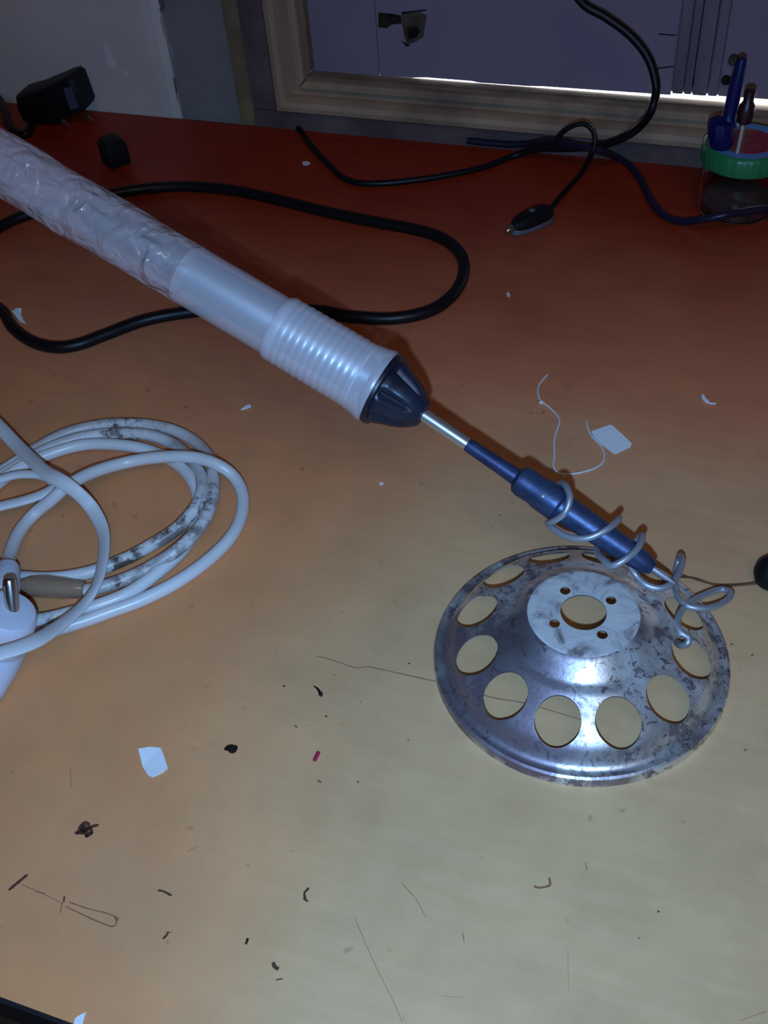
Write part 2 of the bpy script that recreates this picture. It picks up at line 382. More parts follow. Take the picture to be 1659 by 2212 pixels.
# bolt knob and screw on the stile, horizontal wear line
def wpoint(px, py, y): return wal(px, py, y)
p = wpoint(1500, 178, PY0-.004); obj('screw_head', *lathe([(0,.0028), (.0012,.0028), (.0018,.0018)], p+Vector((0,.002,0)), Vector((0,-1,0)), 14), m_hole, win)
p = wpoint(1585, 130, PY0-.002); obj('bolt_knob', *lathe([(0,.0034), (.003,.0034), (.004,.0022)], p+Vector((0,.002,0)), Vector((0,-1,0)), 16), m_chipwood, win)
p = wpoint(1568, 175, PY0-.002); obj('screw_head', *lathe([(0,.0032), (.0012,.0032), (.0018,.002)], p+Vector((0,.002,0)), Vector((0,-1,0)), 14), m_hole, win)
def win_patch(name, pts, m, th=.0008, y=PY0):
    P = [wal(px, py, y) for px, py in pts]
    return prism_y(name, [(p.x, p.z) for p in P], y-th, y+.0005, m, win)
win_patch('rotten_hole', [(818,27),(850,30),(866,34),(868,50),(846,52),(836,60),(818,58)], m_hole)
win_patch('chipped_paint', [(868,30),(905,24),(922,34),(918,58),(915,80),(900,88),(880,96),(873,70),(869,48)], m_chipwood)
win_patch('rotten_hole', [(880,58),(900,54),(908,68),(900,80),(884,84)], m_hole, .0012)
win_patch('paint_crack', [(868,26),(920,20),(922,22),(868,29)], m_hole)
win_patch('paint_crack', [(1423,72),(1462,75),(1462,76.5),(1423,73.5)], m_hole)
win_patch('paint_crack', [(1420,146),(1455,142),(1455,144),(1420,148)], m_hole)
win_patch('paint_crack', [(868,88),(886,98),(878,100)], m_hole)

# ------------------------------------------------------------------ table
YF = .0812
tb = empty('table', (0, .4, ZF))
tag(tb, 'long wood-laminate work table with tan front and red-brown back', 'table')
box('tabletop', -1.15, .75, YF, YB-.0025, -.018, 0, m_table, tb)
box('front_edging', -1.15, .75, YF-.0015, YF, -.018, -.0002, m_edge, tb)
for x in (-1.10, .65):
    for y in (YF+.04, YB-.10):
        box('leg', x, x+.05, y, y+.05, ZF, -.018, m_edge, tb, .003)
def stroke(name, pts, wpx, m, z=.00015, n=4):
    P = [tab(px, py, z) for px, py in pts]
    P = catmull(P, n) if len(P) > 2 else P
    V = []; F = []
    for i, p in enumerate(P):
        T = P[min(i+1, len(P)-1)]-P[max(i-1, 0)]; N = Vector((-T.y, T.x, 0)).normalized()
        wdt = mm(wpx, p)*.5*(.55 if i in (0, len(P)-1) else 1)*random.uniform(.8, 1.2)
        V += [p+N*wdt, p-N*wdt]
    for i in range(len(P)-1): F.append((2*i, 2*i+1, 2*i+3, 2*i+2))
    return obj(name, V, F, m, tb, False)
def z6(x, y): return (x*.3376, 1550+y*.3376)
def z7(x, y): return (560+x*.2652, 1380+y*.2652)
def z8(x, y): return (500+x*.6986, 1750+y*.6986)
stroke('ink_mark', [z6(55,1105), z6(115,1055), z6(178,1003)], 7.5, m_ink)
stroke('ink_mark', [z6(140,1068), z6(270,1125)], 3, m_inkl)
stroke('ink_mark', [z6(230,1112), z6(285,1128)], 5, m_inkl)
stroke('ink_mark', [z6(270,1125), z6(400,1190)], 2, m_inkl)
stroke('ink_mark', [z6(412,1142), z6(408,1180)], 7, m_ink)
stroke('ink_mark', [z6(400,1185), z6(384,1250)], 4, m_inkl)
stroke('ink_mark', [z6(440,1180), z6(560,1222), z6(680,1252), z6(765,1288)], 2.6, m_inkl)
stroke('ink_mark', [z6(418,1208), z6(580,1285), z6(690,1330), z6(735,1332), z6(752,1285)], 3, m_inkl)
stroke('ink_mark', [z6(735,1270), z6(745,1300)], 7, m_inkl)
for a in (((478,738),(560,705),(632,686)), ((500,715),(540,672),(575,690)), ((490,745),(545,725),(600,690)), ((520,690),(560,735),(590,740)), ((545,765),(585,740),(575,700)), ((505,700),(540,740),(565,765)), ((530,720),(575,712)), ((500,730),(520,700),(548,688)), ((515,745),(550,715),(590,705)), ((540,690),(552,720),(556,755)), ((478,735),(510,738),(535,742))):
    stroke('ink_blot', [z6(*q) for q in a], 7, m_ink)
for a, wd in ((((1010,1105),(1045,1112),(1100,1140)), 5), (((1055,1372),(1098,1375)), 3), (((1078,1370),(1066,1392),(1040,1418)), 5), (((1588,1410),(1580,1435),(1568,1450)), 5), (((448,330),(458,440)), 1.6), (((1255,826),(1200,860)), 1.6)):
    stroke('ink_mark', [z6(*q) for q in a], wd, m_inkl if wd < 4 else m_ink)
for a, wd in ((((240,240),(226,256),(228,275)), 6), (((222,272),(236,282)), 8), (((936,235),(952,240),(984,232),(982,208)), 5), (((1095,160),(1099,186)), 3), (((1317,313),(1324,314)), 6), (((48,396),(46,415)), 7), (((128,470),(134,484),(146,492)), 8), (((138,525),(158,521)), 6), (((1257,395),(1263,396)), 4), (((715,380),(720,410)), 3)):
    stroke('ink_mark', [z8(*q) for q in a], wd, m_inkl if wd in (5, 3) else m_ink)
for a, wd in ((((525,225),(570,275),(600,330)), 2), (((380,330),(440,470),(500,590),(530,660)), 1.8), (((1040,430),(1042,560)), 2), (((1575,650),(1655,622)), 3), (((650,575),(720,580)), 1.5)):
    stroke('scratch', [z8(*q) for q in a], wd, m_scr)
m_crack = mat('crack_grime', (.32,.15,.08), .7)
stroke('scratch', [z7(470,140), z7(620,180), z7(780,235), z7(880,228), z7(1000,250), z7(1100,272), z7(1280,312), z7(1430,345), (990,1484), (1060,1506), (1130,1518), (1180,1532), (1260,1556)], 2.6, m_crack)
for x, y, r in ((200,385,5), (1220,200,5), (300,715,7), (545,630,5), (490,1160,8), (805,1165,5), (1215,820,4), (610,295,4), (825,515,4)):
    a, b = z7(x, y); stroke('ink_speck', [(a-r*.5, b-r*.3), (a+r*.5, b+r*.3)], r, m_ink if r == 5 else m_inkl)
for x, y, r in ((1173,891,7), (400,880,8), (1228,962,4), (1080,1113,5), (1610,1620,6), (1580,1392,6), (1625,1415,6)):
    stroke('ink_speck', [(x-r*.5, y+r*.3), (x+r*.5, y-r*.3)], r, m_inkl)

# ------------------------------------------------------------------ soldering iron stand
DC = Vector((-.0340, .2734, 0))
st = empty('soldering_iron_stand', DC)
tag(st, 'round pressed-steel stand with ring of holes and coiled wire holder', 'stand')
top = [(.0090,.0298), (.0205,.0298), (.0220,.0295), (.0236,.0284), (.0270,.0256), (.0295,.0236), (.0312,.0228), (.0330,.0225), (.0350,.0215), (.0390,.0192), (.0435,.0166), (.0475,.0142), (.0500,.0124), (.0518,.0104), (.0532,.0080), (.0545,.0060), (.0558,.0049), (.0572,.0045), (.0586,.0047), (.0596,.0042), (.0600,.0031), (.0600,.0002)]
th = .0006
def steel_solid():
    seg = 144; rings = []
    pts = [Vector((r, z)) for r, z in top]; inner = []
    for i, p in enumerate(pts):
        T = (pts[min(i+1, len(pts)-1)]-pts[max(i-1, 0)]).normalized(); inner.append(p+Vector((T.y, -T.x))*th)
    prof = pts+inner[::-1]; n = len(prof); V = []; F = []
    for r in prof:
        for k in range(seg):
            a = 2*math.pi*k/seg; V.append(DC+Vector((r[0]*math.cos(a), r[0]*math.sin(a), max(r[1], .0001))))
    for i in range(n):
        j = (i+1) % n
        for k in range(seg):
            k2 = (k+1) % seg; F.append((i*seg+k, i*seg+k2, j*seg+k2, j*seg+k))
    return V, F
base = obj('base', *steel_solid(), m_steel, None)
CV, CF = [], []
def cutter(cx, cy, rx, ry, ang, z0, z1, seg=40):
    o = len(CV)
    for z in (z0, z1):
        for k in range(seg):
            a = 2*math.pi*k/seg; x, y = rx*math.cos(a), ry*math.sin(a)
            CV.append(Vector((cx+x*math.cos(ang)-y*math.sin(ang), cy+x*math.sin(ang)+y*math.cos(ang), z)))
    CF.append(tuple(o+k for k in range(seg))); CF.append(tuple(o+seg+k for k in range(seg)))
    for k in range(seg):
        k2 = (k+1) % seg; CF.append((o+k, o+k2, o+seg+k2, o+seg+k))
for k in range(12):
    a = math.radians(30*k); cutter(DC.x+.0434*math.cos(a), DC.y+.0434*math.sin(a), .0083, .0088, a, -.01, .06)
for px, py in ((1221,1276), (1320,1297), (1198,1347), (1301,1371)):
    p = tab(px, py, .0298); cutter(p.x, p.y, .0021, .0021, 0, -.01, .06, 20)
cut = obj('hole_cutter', CV, CF, m_steel, None, False)
md = base.modifiers.new('holes', 'BOOLEAN'); md.object = cut; md.operation = 'DIFFERENCE'; md.solver = 'EXACT'
bpy.context.view_layer.update()
me = bpy.data.meshes.new_from_object(base.evaluated_get(bpy.context.evaluated_depsgraph_get()))
base.modifiers.clear(); base.data = me; bpy.data.objects.remove(cut)
me.shade_smooth(); me.set_sharp_from_angle(angle=math.radians(30))
me.materials.clear(); me.materials.append(m_steel); me.materials.append(m_zinc)
for p in me.polygons:
    c = p.center; rr = (Vector((c.x, c.y, 0))-DC).length
    p.material_index = 1 if (c.z > .0285 and rr < .0222 and p.normal.z > .5) else 0
parent_to(base, st)

# ------------------------------------------------------------------ soldering iron
TIP = tab(1410, 1228, .034)        # end of the barrel
NOSE = tab(914, 896, .074)         # where the tube leaves the nose
HE = tab(825, 840, .0805)          # end of the handle
FAR = tab(0, 352, .152)
axS = (TIP-NOSE); LS = axS.length; axS.normalize()
axH = (FAR-HE).normalized()
iron = empty('soldering_iron', Vector((TIP.x, TIP.y, .02)))
tag(iron, 'soldering iron with milky plastic handle and blued barrel resting in wire coil', 'soldering iron')
def on_axis(px):      # distance from NOSE along the shaft of photograph column px
    best = None
    for k in range(401):
        s = LS*1.1*k/400; p = NOSE+axS*s; v = p-EYE
        x = IMG_W/2+FPX*v.dot(RIGHT)/v.dot(FWD)
        if best is None or abs(x-px) < best[0]: best = (abs(x-px), s)
    return best[1]
dS = NOSE+axS*LS*.5
R1 = lambda px, s: mm(px, NOSE+axS*s)
s0, s1, s2, s3 = -.01, on_axis(1010), on_axis(1118), on_axis(1132)
obj('steel_tube', *lathe([(s0, R1(13.5,0)), (s1+.001, R1(14,s1))], NOSE, axS, 28), m_shaft, iron)
obj('blued_sleeve', *lathe([(s1, R1(14.5,s1)), (s1+.002, R1(15.5,s1)), (s2-.008, R1(17,s2)), (s2, R1(19,s2))], NOSE, axS, 28), m_heat2, iron)
s4, s5, s6 = on_axis(1205), on_axis(1300), LS
obj('barrel', *lathe([(s2-.001, R1(19,s2)), (s2+.0005, R1(31,s2)), (s3, R1(34,s3)), (s3+.006, R1(33,s3)), (s3+.008, R1(36,s3)), (s4, R1(37,s4)), (s4+.0012, R1(32,s4)), (s5, R1(29,s5)), (on_axis(1350), R1(27,s5)), (s6-.004, R1(23,s6)), (s6, R1(15,s6))], NOSE, axS, 36), m_heat, iron)
obj('screw', *lathe([(0, .0012), (.0012, .0012), (.0016, .0007)], NOSE+axS*(s3+.012)+Vector((-.3,-.6,.75)).normalized()*R1(31, s3), Vector((-.3,-.6,.75)), 12), m_shaft, iron)
obj('tip', *lathe([(s6-.002, R1(7.5,s6)), (s6+.006, R1(6.5,s6)), (s6+.0105, R1(2,s6))], NOSE, axS, 20), m_coil, iron)
# nose: a dark cone with scalloped flutes, behind it a black collar
axN = (NOSE-HE); LN = axN.length; axN.normalize()
RH = lambda px, s=0: mm(px, HE+axH*s)
def flute(i, s, th): return 1.0-.16*max(0.0, math.cos(7*th+.4))**2*(1 if .15 < s/LN < .8 else .25)
prof = [(-.004, RH(66)), (.002, RH(74)), (.0045, RH(73)), (LN*.35, RH(66)), (LN*.55, RH(59)), (LN*.75, RH(49)), (LN*.92, RH(36)), (LN*1.0, RH(28)), (LN*1.02, RH(16))]
pp = []
for a, b in zip(prof[:-1], prof[1:]):
    for k in range(3): pp.append((a[0]+(b[0]-a[0])*k/3, a[1]+(b[1]-a[1])*k/3))
pp.append(prof[-1])
nose = obj('nose_cone', *lathe(pp, HE, axN, 84, flute), m_nose, iron)
obj('collar', *lathe([(-.0020, RH(70)), (-.0012, RH(82)), (.0012, RH(83.5)), (.0022, RH(81)), (.0026, RH(72))], HE, axN, 56), m_ring, iron)
# handle: flared milky sleeve with thread ribs, plain grip, crinkled film further up
def hs(px):
    best = None
    for k in range(-40, 901):
        s = .30*k/900; p = HE+axH*s; v = p-EYE
        x = IMG_W/2+FPX*v.dot(RIGHT)/v.dot(FWD)
        if best is None or abs(x-px) < best[0]: best = (abs(x-px), s)
    return best[1]
a0, a1, a2, a3 = .0012, hs(600), hs(412), hs(-150)
pr = [(a0-.0004, RH(60)), (a0, RH(84)), (a0+.0015, RH(86)), (a0+.004, RH(82)), (a0+.009, RH(78))]
t0, t1 = hs(775), hs(615); N = 11*8
pr.append((t0-.002, RH(77)))
for k in range(N+1):
    f = k/N; s = t0+(t1-t0)*f
    pr.append((s, RH(76.5-2*f, s)+.00012*math.sin(f*11*2*math.pi)))
pr += [(a1-.0012, RH(74.5, a1)), (a1, RH(71, a1)), (a1+.0002, RH(60, a1))]
obj('ribbed_sleeve', *lathe(pr, HE, axH, 64), m_sleeve, iron)
obj('grip', *lathe([(a1-.004, RH(60, a1)), (a1-.003, RH(67.5, a1)), ((a1+a2)/2, RH(67, (a1+a2)/2)), (a2+.002, RH(66, a2)), (a2+.003, RH(60, a2))], HE, axH, 64), m_grip, iron)
def crinkle(i, s, th):
    e = min(1.0, max(0.0, (s-a2)/.045))
    v = Vector((math.cos(th)*1.5+s*14, math.sin(th)*1.5, s*32))
    tw = math.sin(th*2+s*95)*.018+math.sin(th*3-s*150+1)*.010
    return 1+e*(noise.noise(v*1.5)*.055+noise.noise(v*4.5)*.022+tw)
wp = [(a2+.0002, RH(60, a2)), (a2+.0003, RH(67.5, a2))]
for k in range(1, 121):
    s = a2+.0003+(a3-a2)*k/120; wp.append((s, RH(67.5-2*k/120, s)))
obj('film_wrap', *lathe(wp, HE, axH, 96, crinkle), m_wrap, iron)
cu_ = (UP*.8+RIGHT*.5); cu_ = (cu_-axH*cu_.dot(axH)).normalized()*RH(5)
obj('core', *lathe([(.002, RH(30)), (a0+.012, RH(50)), (t0, RH(50, t0)), (a1, RH(46, a1)), (a2, RH(42, a2)), (hs(220), RH(36, hs(220))), (hs(170), RH(22, hs(170))), (hs(150), RH(8, hs(150)))], HE+cu_, axH, 32), m_core, iron)

# ------------------------------------------------------------------ the wire coil of the stand
def coil_pt(px, py, off, zfix=None):
    if zfix is not None: return tab(px, py, zfix)
    d = ray(px, py); d1 = d.normalized()
    # closest approach of the sight line to the shaft axis, then in front (+) or behind (-)
    w0 = EYE-NOSE; b = d1.dot(axS); dd = d1.dot(w0); e = axS.dot(w0)
    tt = (b*e-dd)/(1-b*b)
    return EYE+d1*(tt-off)
wr = .00138
cp = [(1199,1058,-.008), (1210,1044,-.0035), (1222,1050,.004), (1231,1075,.0085), (1219,1109,.0088), (1191,1128,.0040), (1183,1131,-.002), (1197,1143,.002), (1228,1160,.006), (1270,1162,.009), (1310,1144,.0085), (1333,1126,.003), (1337,1120,-.003), (1322,1140,-.009), (1298,1168,-.008), (1289,1191,-.003), (1302,1208,.004), (1322,1221,.008), (1348,1210,.009), (1376,1186,.006), (1388,1162,0), (1384,1158,-.005), (1368,1180,-.009), (1358,1208,-.006)]
C3 = [coil_pt(*c) for c in cp]
C3 += [tab(1372,1240,.0265), tab(1398,1264,.0250), tab(1430,1270,.0245), tab(1458,1252,.0240), tab(1473,1218,.0220), tab(1470,1201,.0180), tab(1465,1212,.0130), tab(1459,1240,.0110), tab(1457,1266,.0135), tab(1466,1291,.0160), tab(1488,1310,.0170), tab(1528,1314,.0160), tab(1565,1300,.0130), tab(1579,1281,.0100), tab(1556,1273,.0080), tab(1515,1288,.0120), tab(1482,1308,.0160), tab(1466,1330,.0190), tab(1464,1352,.0195), tab(1473,1368,.0190), tab(1487,1378,.0180), tab(1484,1391,.0165), tab(1470,1394,.0135), tab(1462,1388,.0100)]
tube('wire_coil', C3, wr, m_coil, st, 8, 12)

# ------------------------------------------------------------------ cables
def cable_pts(pts, r, lift=0.0):
    out = []
    for p in pts:
        z = r+.0002+(p[2] if len(p) > 2 else 0)+lift; out.append(tab(p[0], p[1], z))
    return out
rb = .0036
bc = tube('power_cord', cable_pts([(-60,640),(0,668),(28,708),(70,738),(120,750),(170,744),(230,722),(320,690),(430,672),(560,664),(690,672),(760,684),(850,688),(930,671),(980,635),(1002,590),(995,550),(960,518),(900,497),(800,478),(700,457),(600,432),(500,411),(400,403),(310,408),(220,424),(120,448),(50,467),(0,490),(-60,530)], rb), rb, m_black, None, 10, 16)
tag(bc, 'thick black cord lying in a wide loop under the soldering iron handle', 'cord')
rt = .0021
A = [wal(1225,-40,.690), wal(1262,10,.690), wal(1310,38,.690), wal(1365,80,.688), wal(1402,130,.684), wal(1417,190,.678), wal(1408,235,.670)]
A += [wal(1385,270,.676), wal(1345,298,.678), wal(1290,316,.682), wal(1220,321,.688), wal(1165,322,.690), tab(1112,336,.0025), tab(1060,356,.0024), tab(1005,371,.0023), tab(900,389,.0022), tab(800,397,.0022), tab(745,386,.0022), tab(705,350,.0022), tab(670,312,.0022), tab(650,284,.0024), tab(643,277,.0030)]
tag(tube('hanging_cord', A, [.0028-.0007*min(1,max(0,(i-60)/40)) for i in range(8*(len(A)-1)+1)], m_dark_cord, None, 8, 12), 'dark cord hanging in front of the shutter and bending left along table', 'cord')
B = [wal(1010,304,.7005), wal(1060,309,.7005), wal(1105,312,.7005), wal(1145,310,.6985), wal(1178,304,.6900), wal(1210,307,.6820), wal(1245,315,.6740), wal(1295,326,.671), tab(1335,342,.003), tab(1365,362,.0025), tab(1388,395,.0025), tab(1408,435,.0025), tab(1435,465,.0025), tab(1470,478,.0040), tab(1512,475,.0095), tab(1560,466,.0140), tab(1600,459,.0140), tab(1680,447,.0135), tab(1760,440,.0120)]
tag(tube('power_cord', B, .0024, m_navy, None, 8, 12), 'dark blue cord running right past the front of the glass jar', 'cord')
plug_end = tab(1195, 445, .006)
Cc = [wal(1174,323,.672), wal(1186,319,.668), wal(1200,305,.668), wal(1218,284,.667), wal(1242,270,.667), wal(1264,268,.667), wal(1281,284,.665), wal(1285,308,.662), wal(1277,336,.660), tab(1256,374,.0022), tab(1230,404,.0022), tab(1208,428,.004), plug_end]
lead = empty('connector_lead', tab(1145, 472, 0))
tag(lead, 'thin black lead with a curl, ending in oval black connector', 'lead')
tube('cord', Cc, .0017, m_dark_cord, lead, 8, 10)
# oval connector lying on the table: rounded oval shell with a grey rim, metal nub and a button
pc0, pc1 = tab(1105, 488, .007), tab(1192, 448, .007)
axp = (pc1-pc0); Lp = axp.length; axp.normalize(); side = Vector((-axp.y, axp.x, 0)).normalized()
def oval(scale, z0, z1, dome):
    V = []; F = []; seg = 36; c0 = (pc0+pc1)*.5; rows = []
    hl, hw = Lp*.52*scale, mm(29, c0)*scale*.86
    lv = [(z0, .90), (z0+.001, 1.0), ((z0+z1)/2, 1.0), (z1, .93), (z1+dome*.6, .72), (z1+dome, .35)]
    for z, k in lv:
        for j in range(seg):
            a = 2*math.pi*j/seg; ca, sa = math.cos(a), math.sin(a)
            x = math.copysign(abs(ca)**.8, ca)*hl*k; y = math.copysign(abs(sa)**.85, sa)*hw*k*(1+.12*ca)
            p = c0+axp*x+side*y; V.append(Vector((p.x, p.y, z)))
    for i in range(len(lv)-1):
        for j in range(seg):
            j2 = (j+1) % seg; F.append((i*seg+j, i*seg+j2, (i+1)*seg+j2, (i+1)*seg+j))
    F.append(tuple(range(seg))); F.append(tuple((len(lv)-1)*seg+j for j in range(seg)))
    return V, F
obj('rim', *oval(1.0, .0002, .0040, .0005), m_grey_rim, lead)
shell = obj('shell', *oval(.94, .0030, .0085, .0028), m_blackp, lead)
c0 = (pc0+pc1)*.5
obj('button', *lathe([(0,.0022), (.0010,.0022), (.0016,.0012)], Vector((c0.x, c0.y, .0108)), Vector((0,0,1)), 16), m_grey_rim, lead)
obj('metal_nub', *lathe([(-.001,.0024), (.004,.0024), (.0055,.0014)], pc0-Vector((0,0,.002))+axp*.001, -axp, 14), m_pin, lead)

# ------------------------------------------------------------------ black wall adapter
ap = tab(130, 262, 0)
ad = empty('wall_adapter', ap)
tag(ad, 'black plug-in power adapter resting on its prongs by the wall', 'adapter')
e1 = Vector((math.cos(.10), math.sin(.10), 0)); e2 = Vector((-e1.y, e1.x, 0))
def adp(u, v, z): return ap+e1*u+e2*v+Vector((0, 0, z))
ring = [(-.027,.003), (-.0285,.012), (-.0270,.0225), (-.0105,.0270), (.0045,.0325), (.0165,.0370), (.0225,.0385), (.0258,.0365), (.0280,.0150), (.0265,.0118), (.0190,.0105), (.0085,.0035), (.0, .001)]
V = []; F = []; n = len(ring)
for v, k in ((-.010,.93), (-.0085,1.0), (.014,1.0), (.0155,.94)):
    for u, z in ring: V.append(adp(u*k, v, (z-.018)*k+.018))
for i in range(3):
    for j in range(n): F.append((i*n+j, i*n+(j+1) % n, (i+1)*n+(j+1) % n, (i+1)*n+j))
F.append(tuple(range(n))); F.append(tuple(3*n+j for j in range(n)))
obj('body', V, F, m_blackp, ad, True, 40)
V = [adp(.0175,-.0104,.0315), adp(.0245,-.0104,.0335), adp(.0262,-.0104,.0170), adp(.0185,-.0104,.0150)]
V = V+[v-e2*.0004 for v in V]
obj('grey_end_patch', V, [(0,1,2,3), (4,5,6,7), (0,1,5,4), (1,2,6,5), (2,3,7,6), (3,0,4,7)], mat('dark_grey_patch', (.055,.05,.075), .6), ad, False)  # small lighter grey patch on the right end of the body
for px, py in ((139, 264), (190, 254)):
    g = tab(px, py, .0085); h = tab(px+12, py+12, .0016)
    obj('prong', *lathe([(-.002,.0017), ((h-g).length-.001,.0017), ((h-g).length,.0009)], g, h-g, 14), m_brass, ad)
tube('cord', [adp(-.020,-.004,.006), tab(58,288,.004), tab(34,284,.003), tab(16,262,.003), tab(4,225,.003), tab(-30,170,.003)], .0030, m_black, ad, 8, 12)
# small black block
bk = tab(252, 352, 0)
def yaw_box(name, c, lx, ly, lz, ang, m, bw, tag_args=None, parent=None, z0=0.0):
    V, F = box_vf(-lx/2, lx/2, -ly/2, ly/2, z0, z0+lz)
    ca, sa = math.cos(ang), math.sin(ang)
    V = [Vector((c.x+v.x*ca-v.y*sa, c.y+v.x*sa+v.y*ca, v.z)) for v in V]
    o = obj(name, V, F, m, None, False); bevel(o, bw)
    if parent: parent_to(o, parent)
    return o
cb = empty('black_block', bk); tag(cb, 'small black plastic block on the table below the adapter', 'block')
yaw_box('body', bk, .0185, .0165, .0165, -.65, m_blackp, .0016, None, cb, .0002)
yaw_box('cap', bk, .0150, .0130, .0150, -.65, m_blackp, .0014, None, cb, .004)

# ------------------------------------------------------------------ jar with green lid and two tools
JR = .0245
jf = tab(1580, 492, 0); away = Vector((jf.x, jf.y, 0)).normalized(); JC = jf+away*JR
jar = empty('glass_jar', JC); tag(jar, 'small clear glass jar with green screw lid in the far right corner', 'jar')
m_glass = mat('jar_glass', (.97,.98,.98), .0, 0, .5); b = m_glass.node_tree.nodes['Principled BSDF']
b.inputs['Transmission Weight'].default_value = 1.0; b.inputs['IOR'].default_value = 1.3
JH = .050
Z = Vector((0, 0, 1))
gp = [(.0003,.010), (.0004,.021), (.002,.0240), (.006,.0245), (.022,.0245), (.027,.0232), (.031,.0205), (.034,.0205)]
gi = [(s+(.0016 if i < 2 else 0), max(r-.0016, .004)) for i, (s, r) in enumerate(gp)]
obj('glass', *lathe(gp+gi[::-1], JC, Z, 48, None, False), m_glass, jar)
obj('contents', *lathe([(.0021,.004), (.0022,.0212), (.0085,.0222), (.0100,.019), (.0095,.004)], JC, Z, 32), mottled('murky_rosin', (.10,.055,.045), (.035,.02,.018), 90, .5, .4, .6, .4, .4), jar)
m_lid = mat('green_lid', (.015,.17,.055), .38, 0, .5)
def knurl(i, s, th): return 1+.006*(1 if math.sin(th*36) > 0 else -1)*(1 if .001 < s-.0338 < .010 else 0)
lid = obj('lid', *lathe([(.0335,.0235), (.0338,.0262), (.0350,.0264), (.0432,.0262), (.0450,.0250), (.0456,.0238), (.0451,.0225), (.0446,.004)], JC, Z, 144, knurl), m_lid, jar)
obj('blue_band', *lathe([(.0447,.0165), (.0452,.0165), (.0455,.0236), (.0450,.0236)], JC, Z, 48, None, False), mat('blue_print', (.12,.24,.50), .5), lid)
obj('red_centre', *lathe([(.0447,.0167), (.0453,.0167), (.0453,.002)], JC, Z, 40, None, True), mottled('red_print', (.30,.022,.035), (.24,.09,.03), 110, .5, .5, .62, 0, .4), lid)
# blue tool standing in the lid
bp = tab(1560, 318, .0456)
def vtop(base, px, py):   # a point straight over-ish base, at same depth, met by the sight line
    d = ray(px, py); return EYE+d*(depth(base)/1.0/d.dot(FWD))
bt = wal(1604, 124, bp.y+.004)
bd = bt-bp; BL = bd.length
blue = empty('blue_tool', bp); tag(blue, 'dark blue pointed applicator standing upright on the jar lid', 'tool')
m_blue = mat('dark_blue_plastic', (.004,.006,.070), .4, 0, .35)
obj('needle_holder', *lathe([(BL*.26,.0065), (BL*.36,.0042), (BL*.45,.0040), (BL*.60,.0042), (BL*.75,.0040), (BL*.93,.0030), (BL*.985,.0022), (BL,.0010)], bp, bd, 24), m_blue, blue)
hub = obj('grip_hub', *lathe([(.0002,.0060), (.003,.0072), (BL*.15,.0082), (BL*.25,.0084), (BL*.31,.0078), (BL*.34,.0050)], bp-RIGHT*.001, bd*.2+Vector((-.006,0,.04)), 10), m_blue, blue)
# small screwdriver with dark red handle
sp = tab(1592, 332, .0456); stp = wal(1622, 192, sp.y+.004); sd = stp-sp; SL = sd.length
scr = empty('small_screwdriver', sp); tag(scr, 'small screwdriver with dark red handle stuck in the jar lid', 'screwdriver')
obj('shaft', *lathe([(.0003,.0014), (SL*.52,.0018)], sp, sd, 14), m_shaft, scr)
obj('handle', *lathe([(SL*.46,.0020), (SL*.50,.0044), (SL*.66,.0050), (SL*.76,.0044), (SL*.82,.0030), (SL*.97,.0032), (SL,.002)], sp, sd, 20), mat('dark_red_plastic', (.022,.004,.007), .4), scr)

# ------------------------------------------------------------------ coil of white cable with plug
def zc(x, y): return (x*.3617, 880+y*.3617)
wc = empty('white_extension_cord', tab(230, 1130, 0))
tag(wc, 'thick soiled white mains cord coiled in loops, with plug and taped splice', 'cord')
rw = .0031
def wcab(name, pts, m, lift=0.0, r=rw, **kw):
    return tube(name, cable_pts([zc(p[0], p[1])+tuple(p[2:]) for p in pts], r, lift), r, m, wc, 8, 16, **kw)
wcab('cable', [(-260,560),(-120,460),(0,385),(100,322),(230,238),(400,152),(600,106),(760,98),(900,106),(1050,142),(1180,216),(1255,310,.001),(1272,400,.004),(1272,520,.005),(1232,650,.0064),(1145,770,.0064),(1040,865,.005),(900,955,.002),(750,1025),(600,1075),(480,1100),(400,1105)], m_dcab)
wcab('cable', [(-260,640),(-100,480),(60,375),(250,262),(450,188),(620,160),(760,156),(900,168),(1040,222),(1140,312,.003),(1195,400,.005),(1205,500,.0062),(1160,610,.0062),(1050,730,.003),(900,825),(750,905),(600,965),(450,1005),(280,1022),(100,1012),(-60,990)], m_dcab, .0005)
wcab('cable', [(-200,690),(-60,500),(100,370),(280,285),(450,232),(600,218),(800,236),(950,280),(1075,352,.003),(1150,440,.003),(1182,530,.001),(1190,630),(1160,740),(1090,850),(980,955),(800,1090),(650,1160),(480,1212),(280,1262),(80,1290),(-80,1300)], m_wcab, .001)
wcab('cable', [(48,975,.010),(58,880,.006),(110,752,.003),(200,640,.002),(310,550,.009),(400,472,.013),(550,390,.010),(750,330,.006),(950,298,.008),(1150,298,.010),(1290,338,.009),(1395,412,.004),(1448,520,.001),(1440,650),(1370,785),(1230,922),(1050,1048),(850,1148),(650,1222),(480,1282),(250,1348,.002),(100,1362,.004),(-80,1372,.006)], m_wcab)
# transparent tape round the splice
sp0, sp1 = [tab(*zc(a, b_), .0036) for a, b_ in ((470,1100), (190,1085))]
obj('tape_splice', *lathe([(-.003,.0035), (0,.0042), ((sp1-sp0).length*.3,.0050), ((sp1-sp0).length*.7,.0053), ((sp1-sp0).length,.0046), ((sp1-sp0).length+.004,.0035)], sp0+Vector((0,0,.0020)), sp1-sp0, 20, lambda i, s, th: 1+.06*math.sin(3*th+i*1.7)), m_tape, wc)
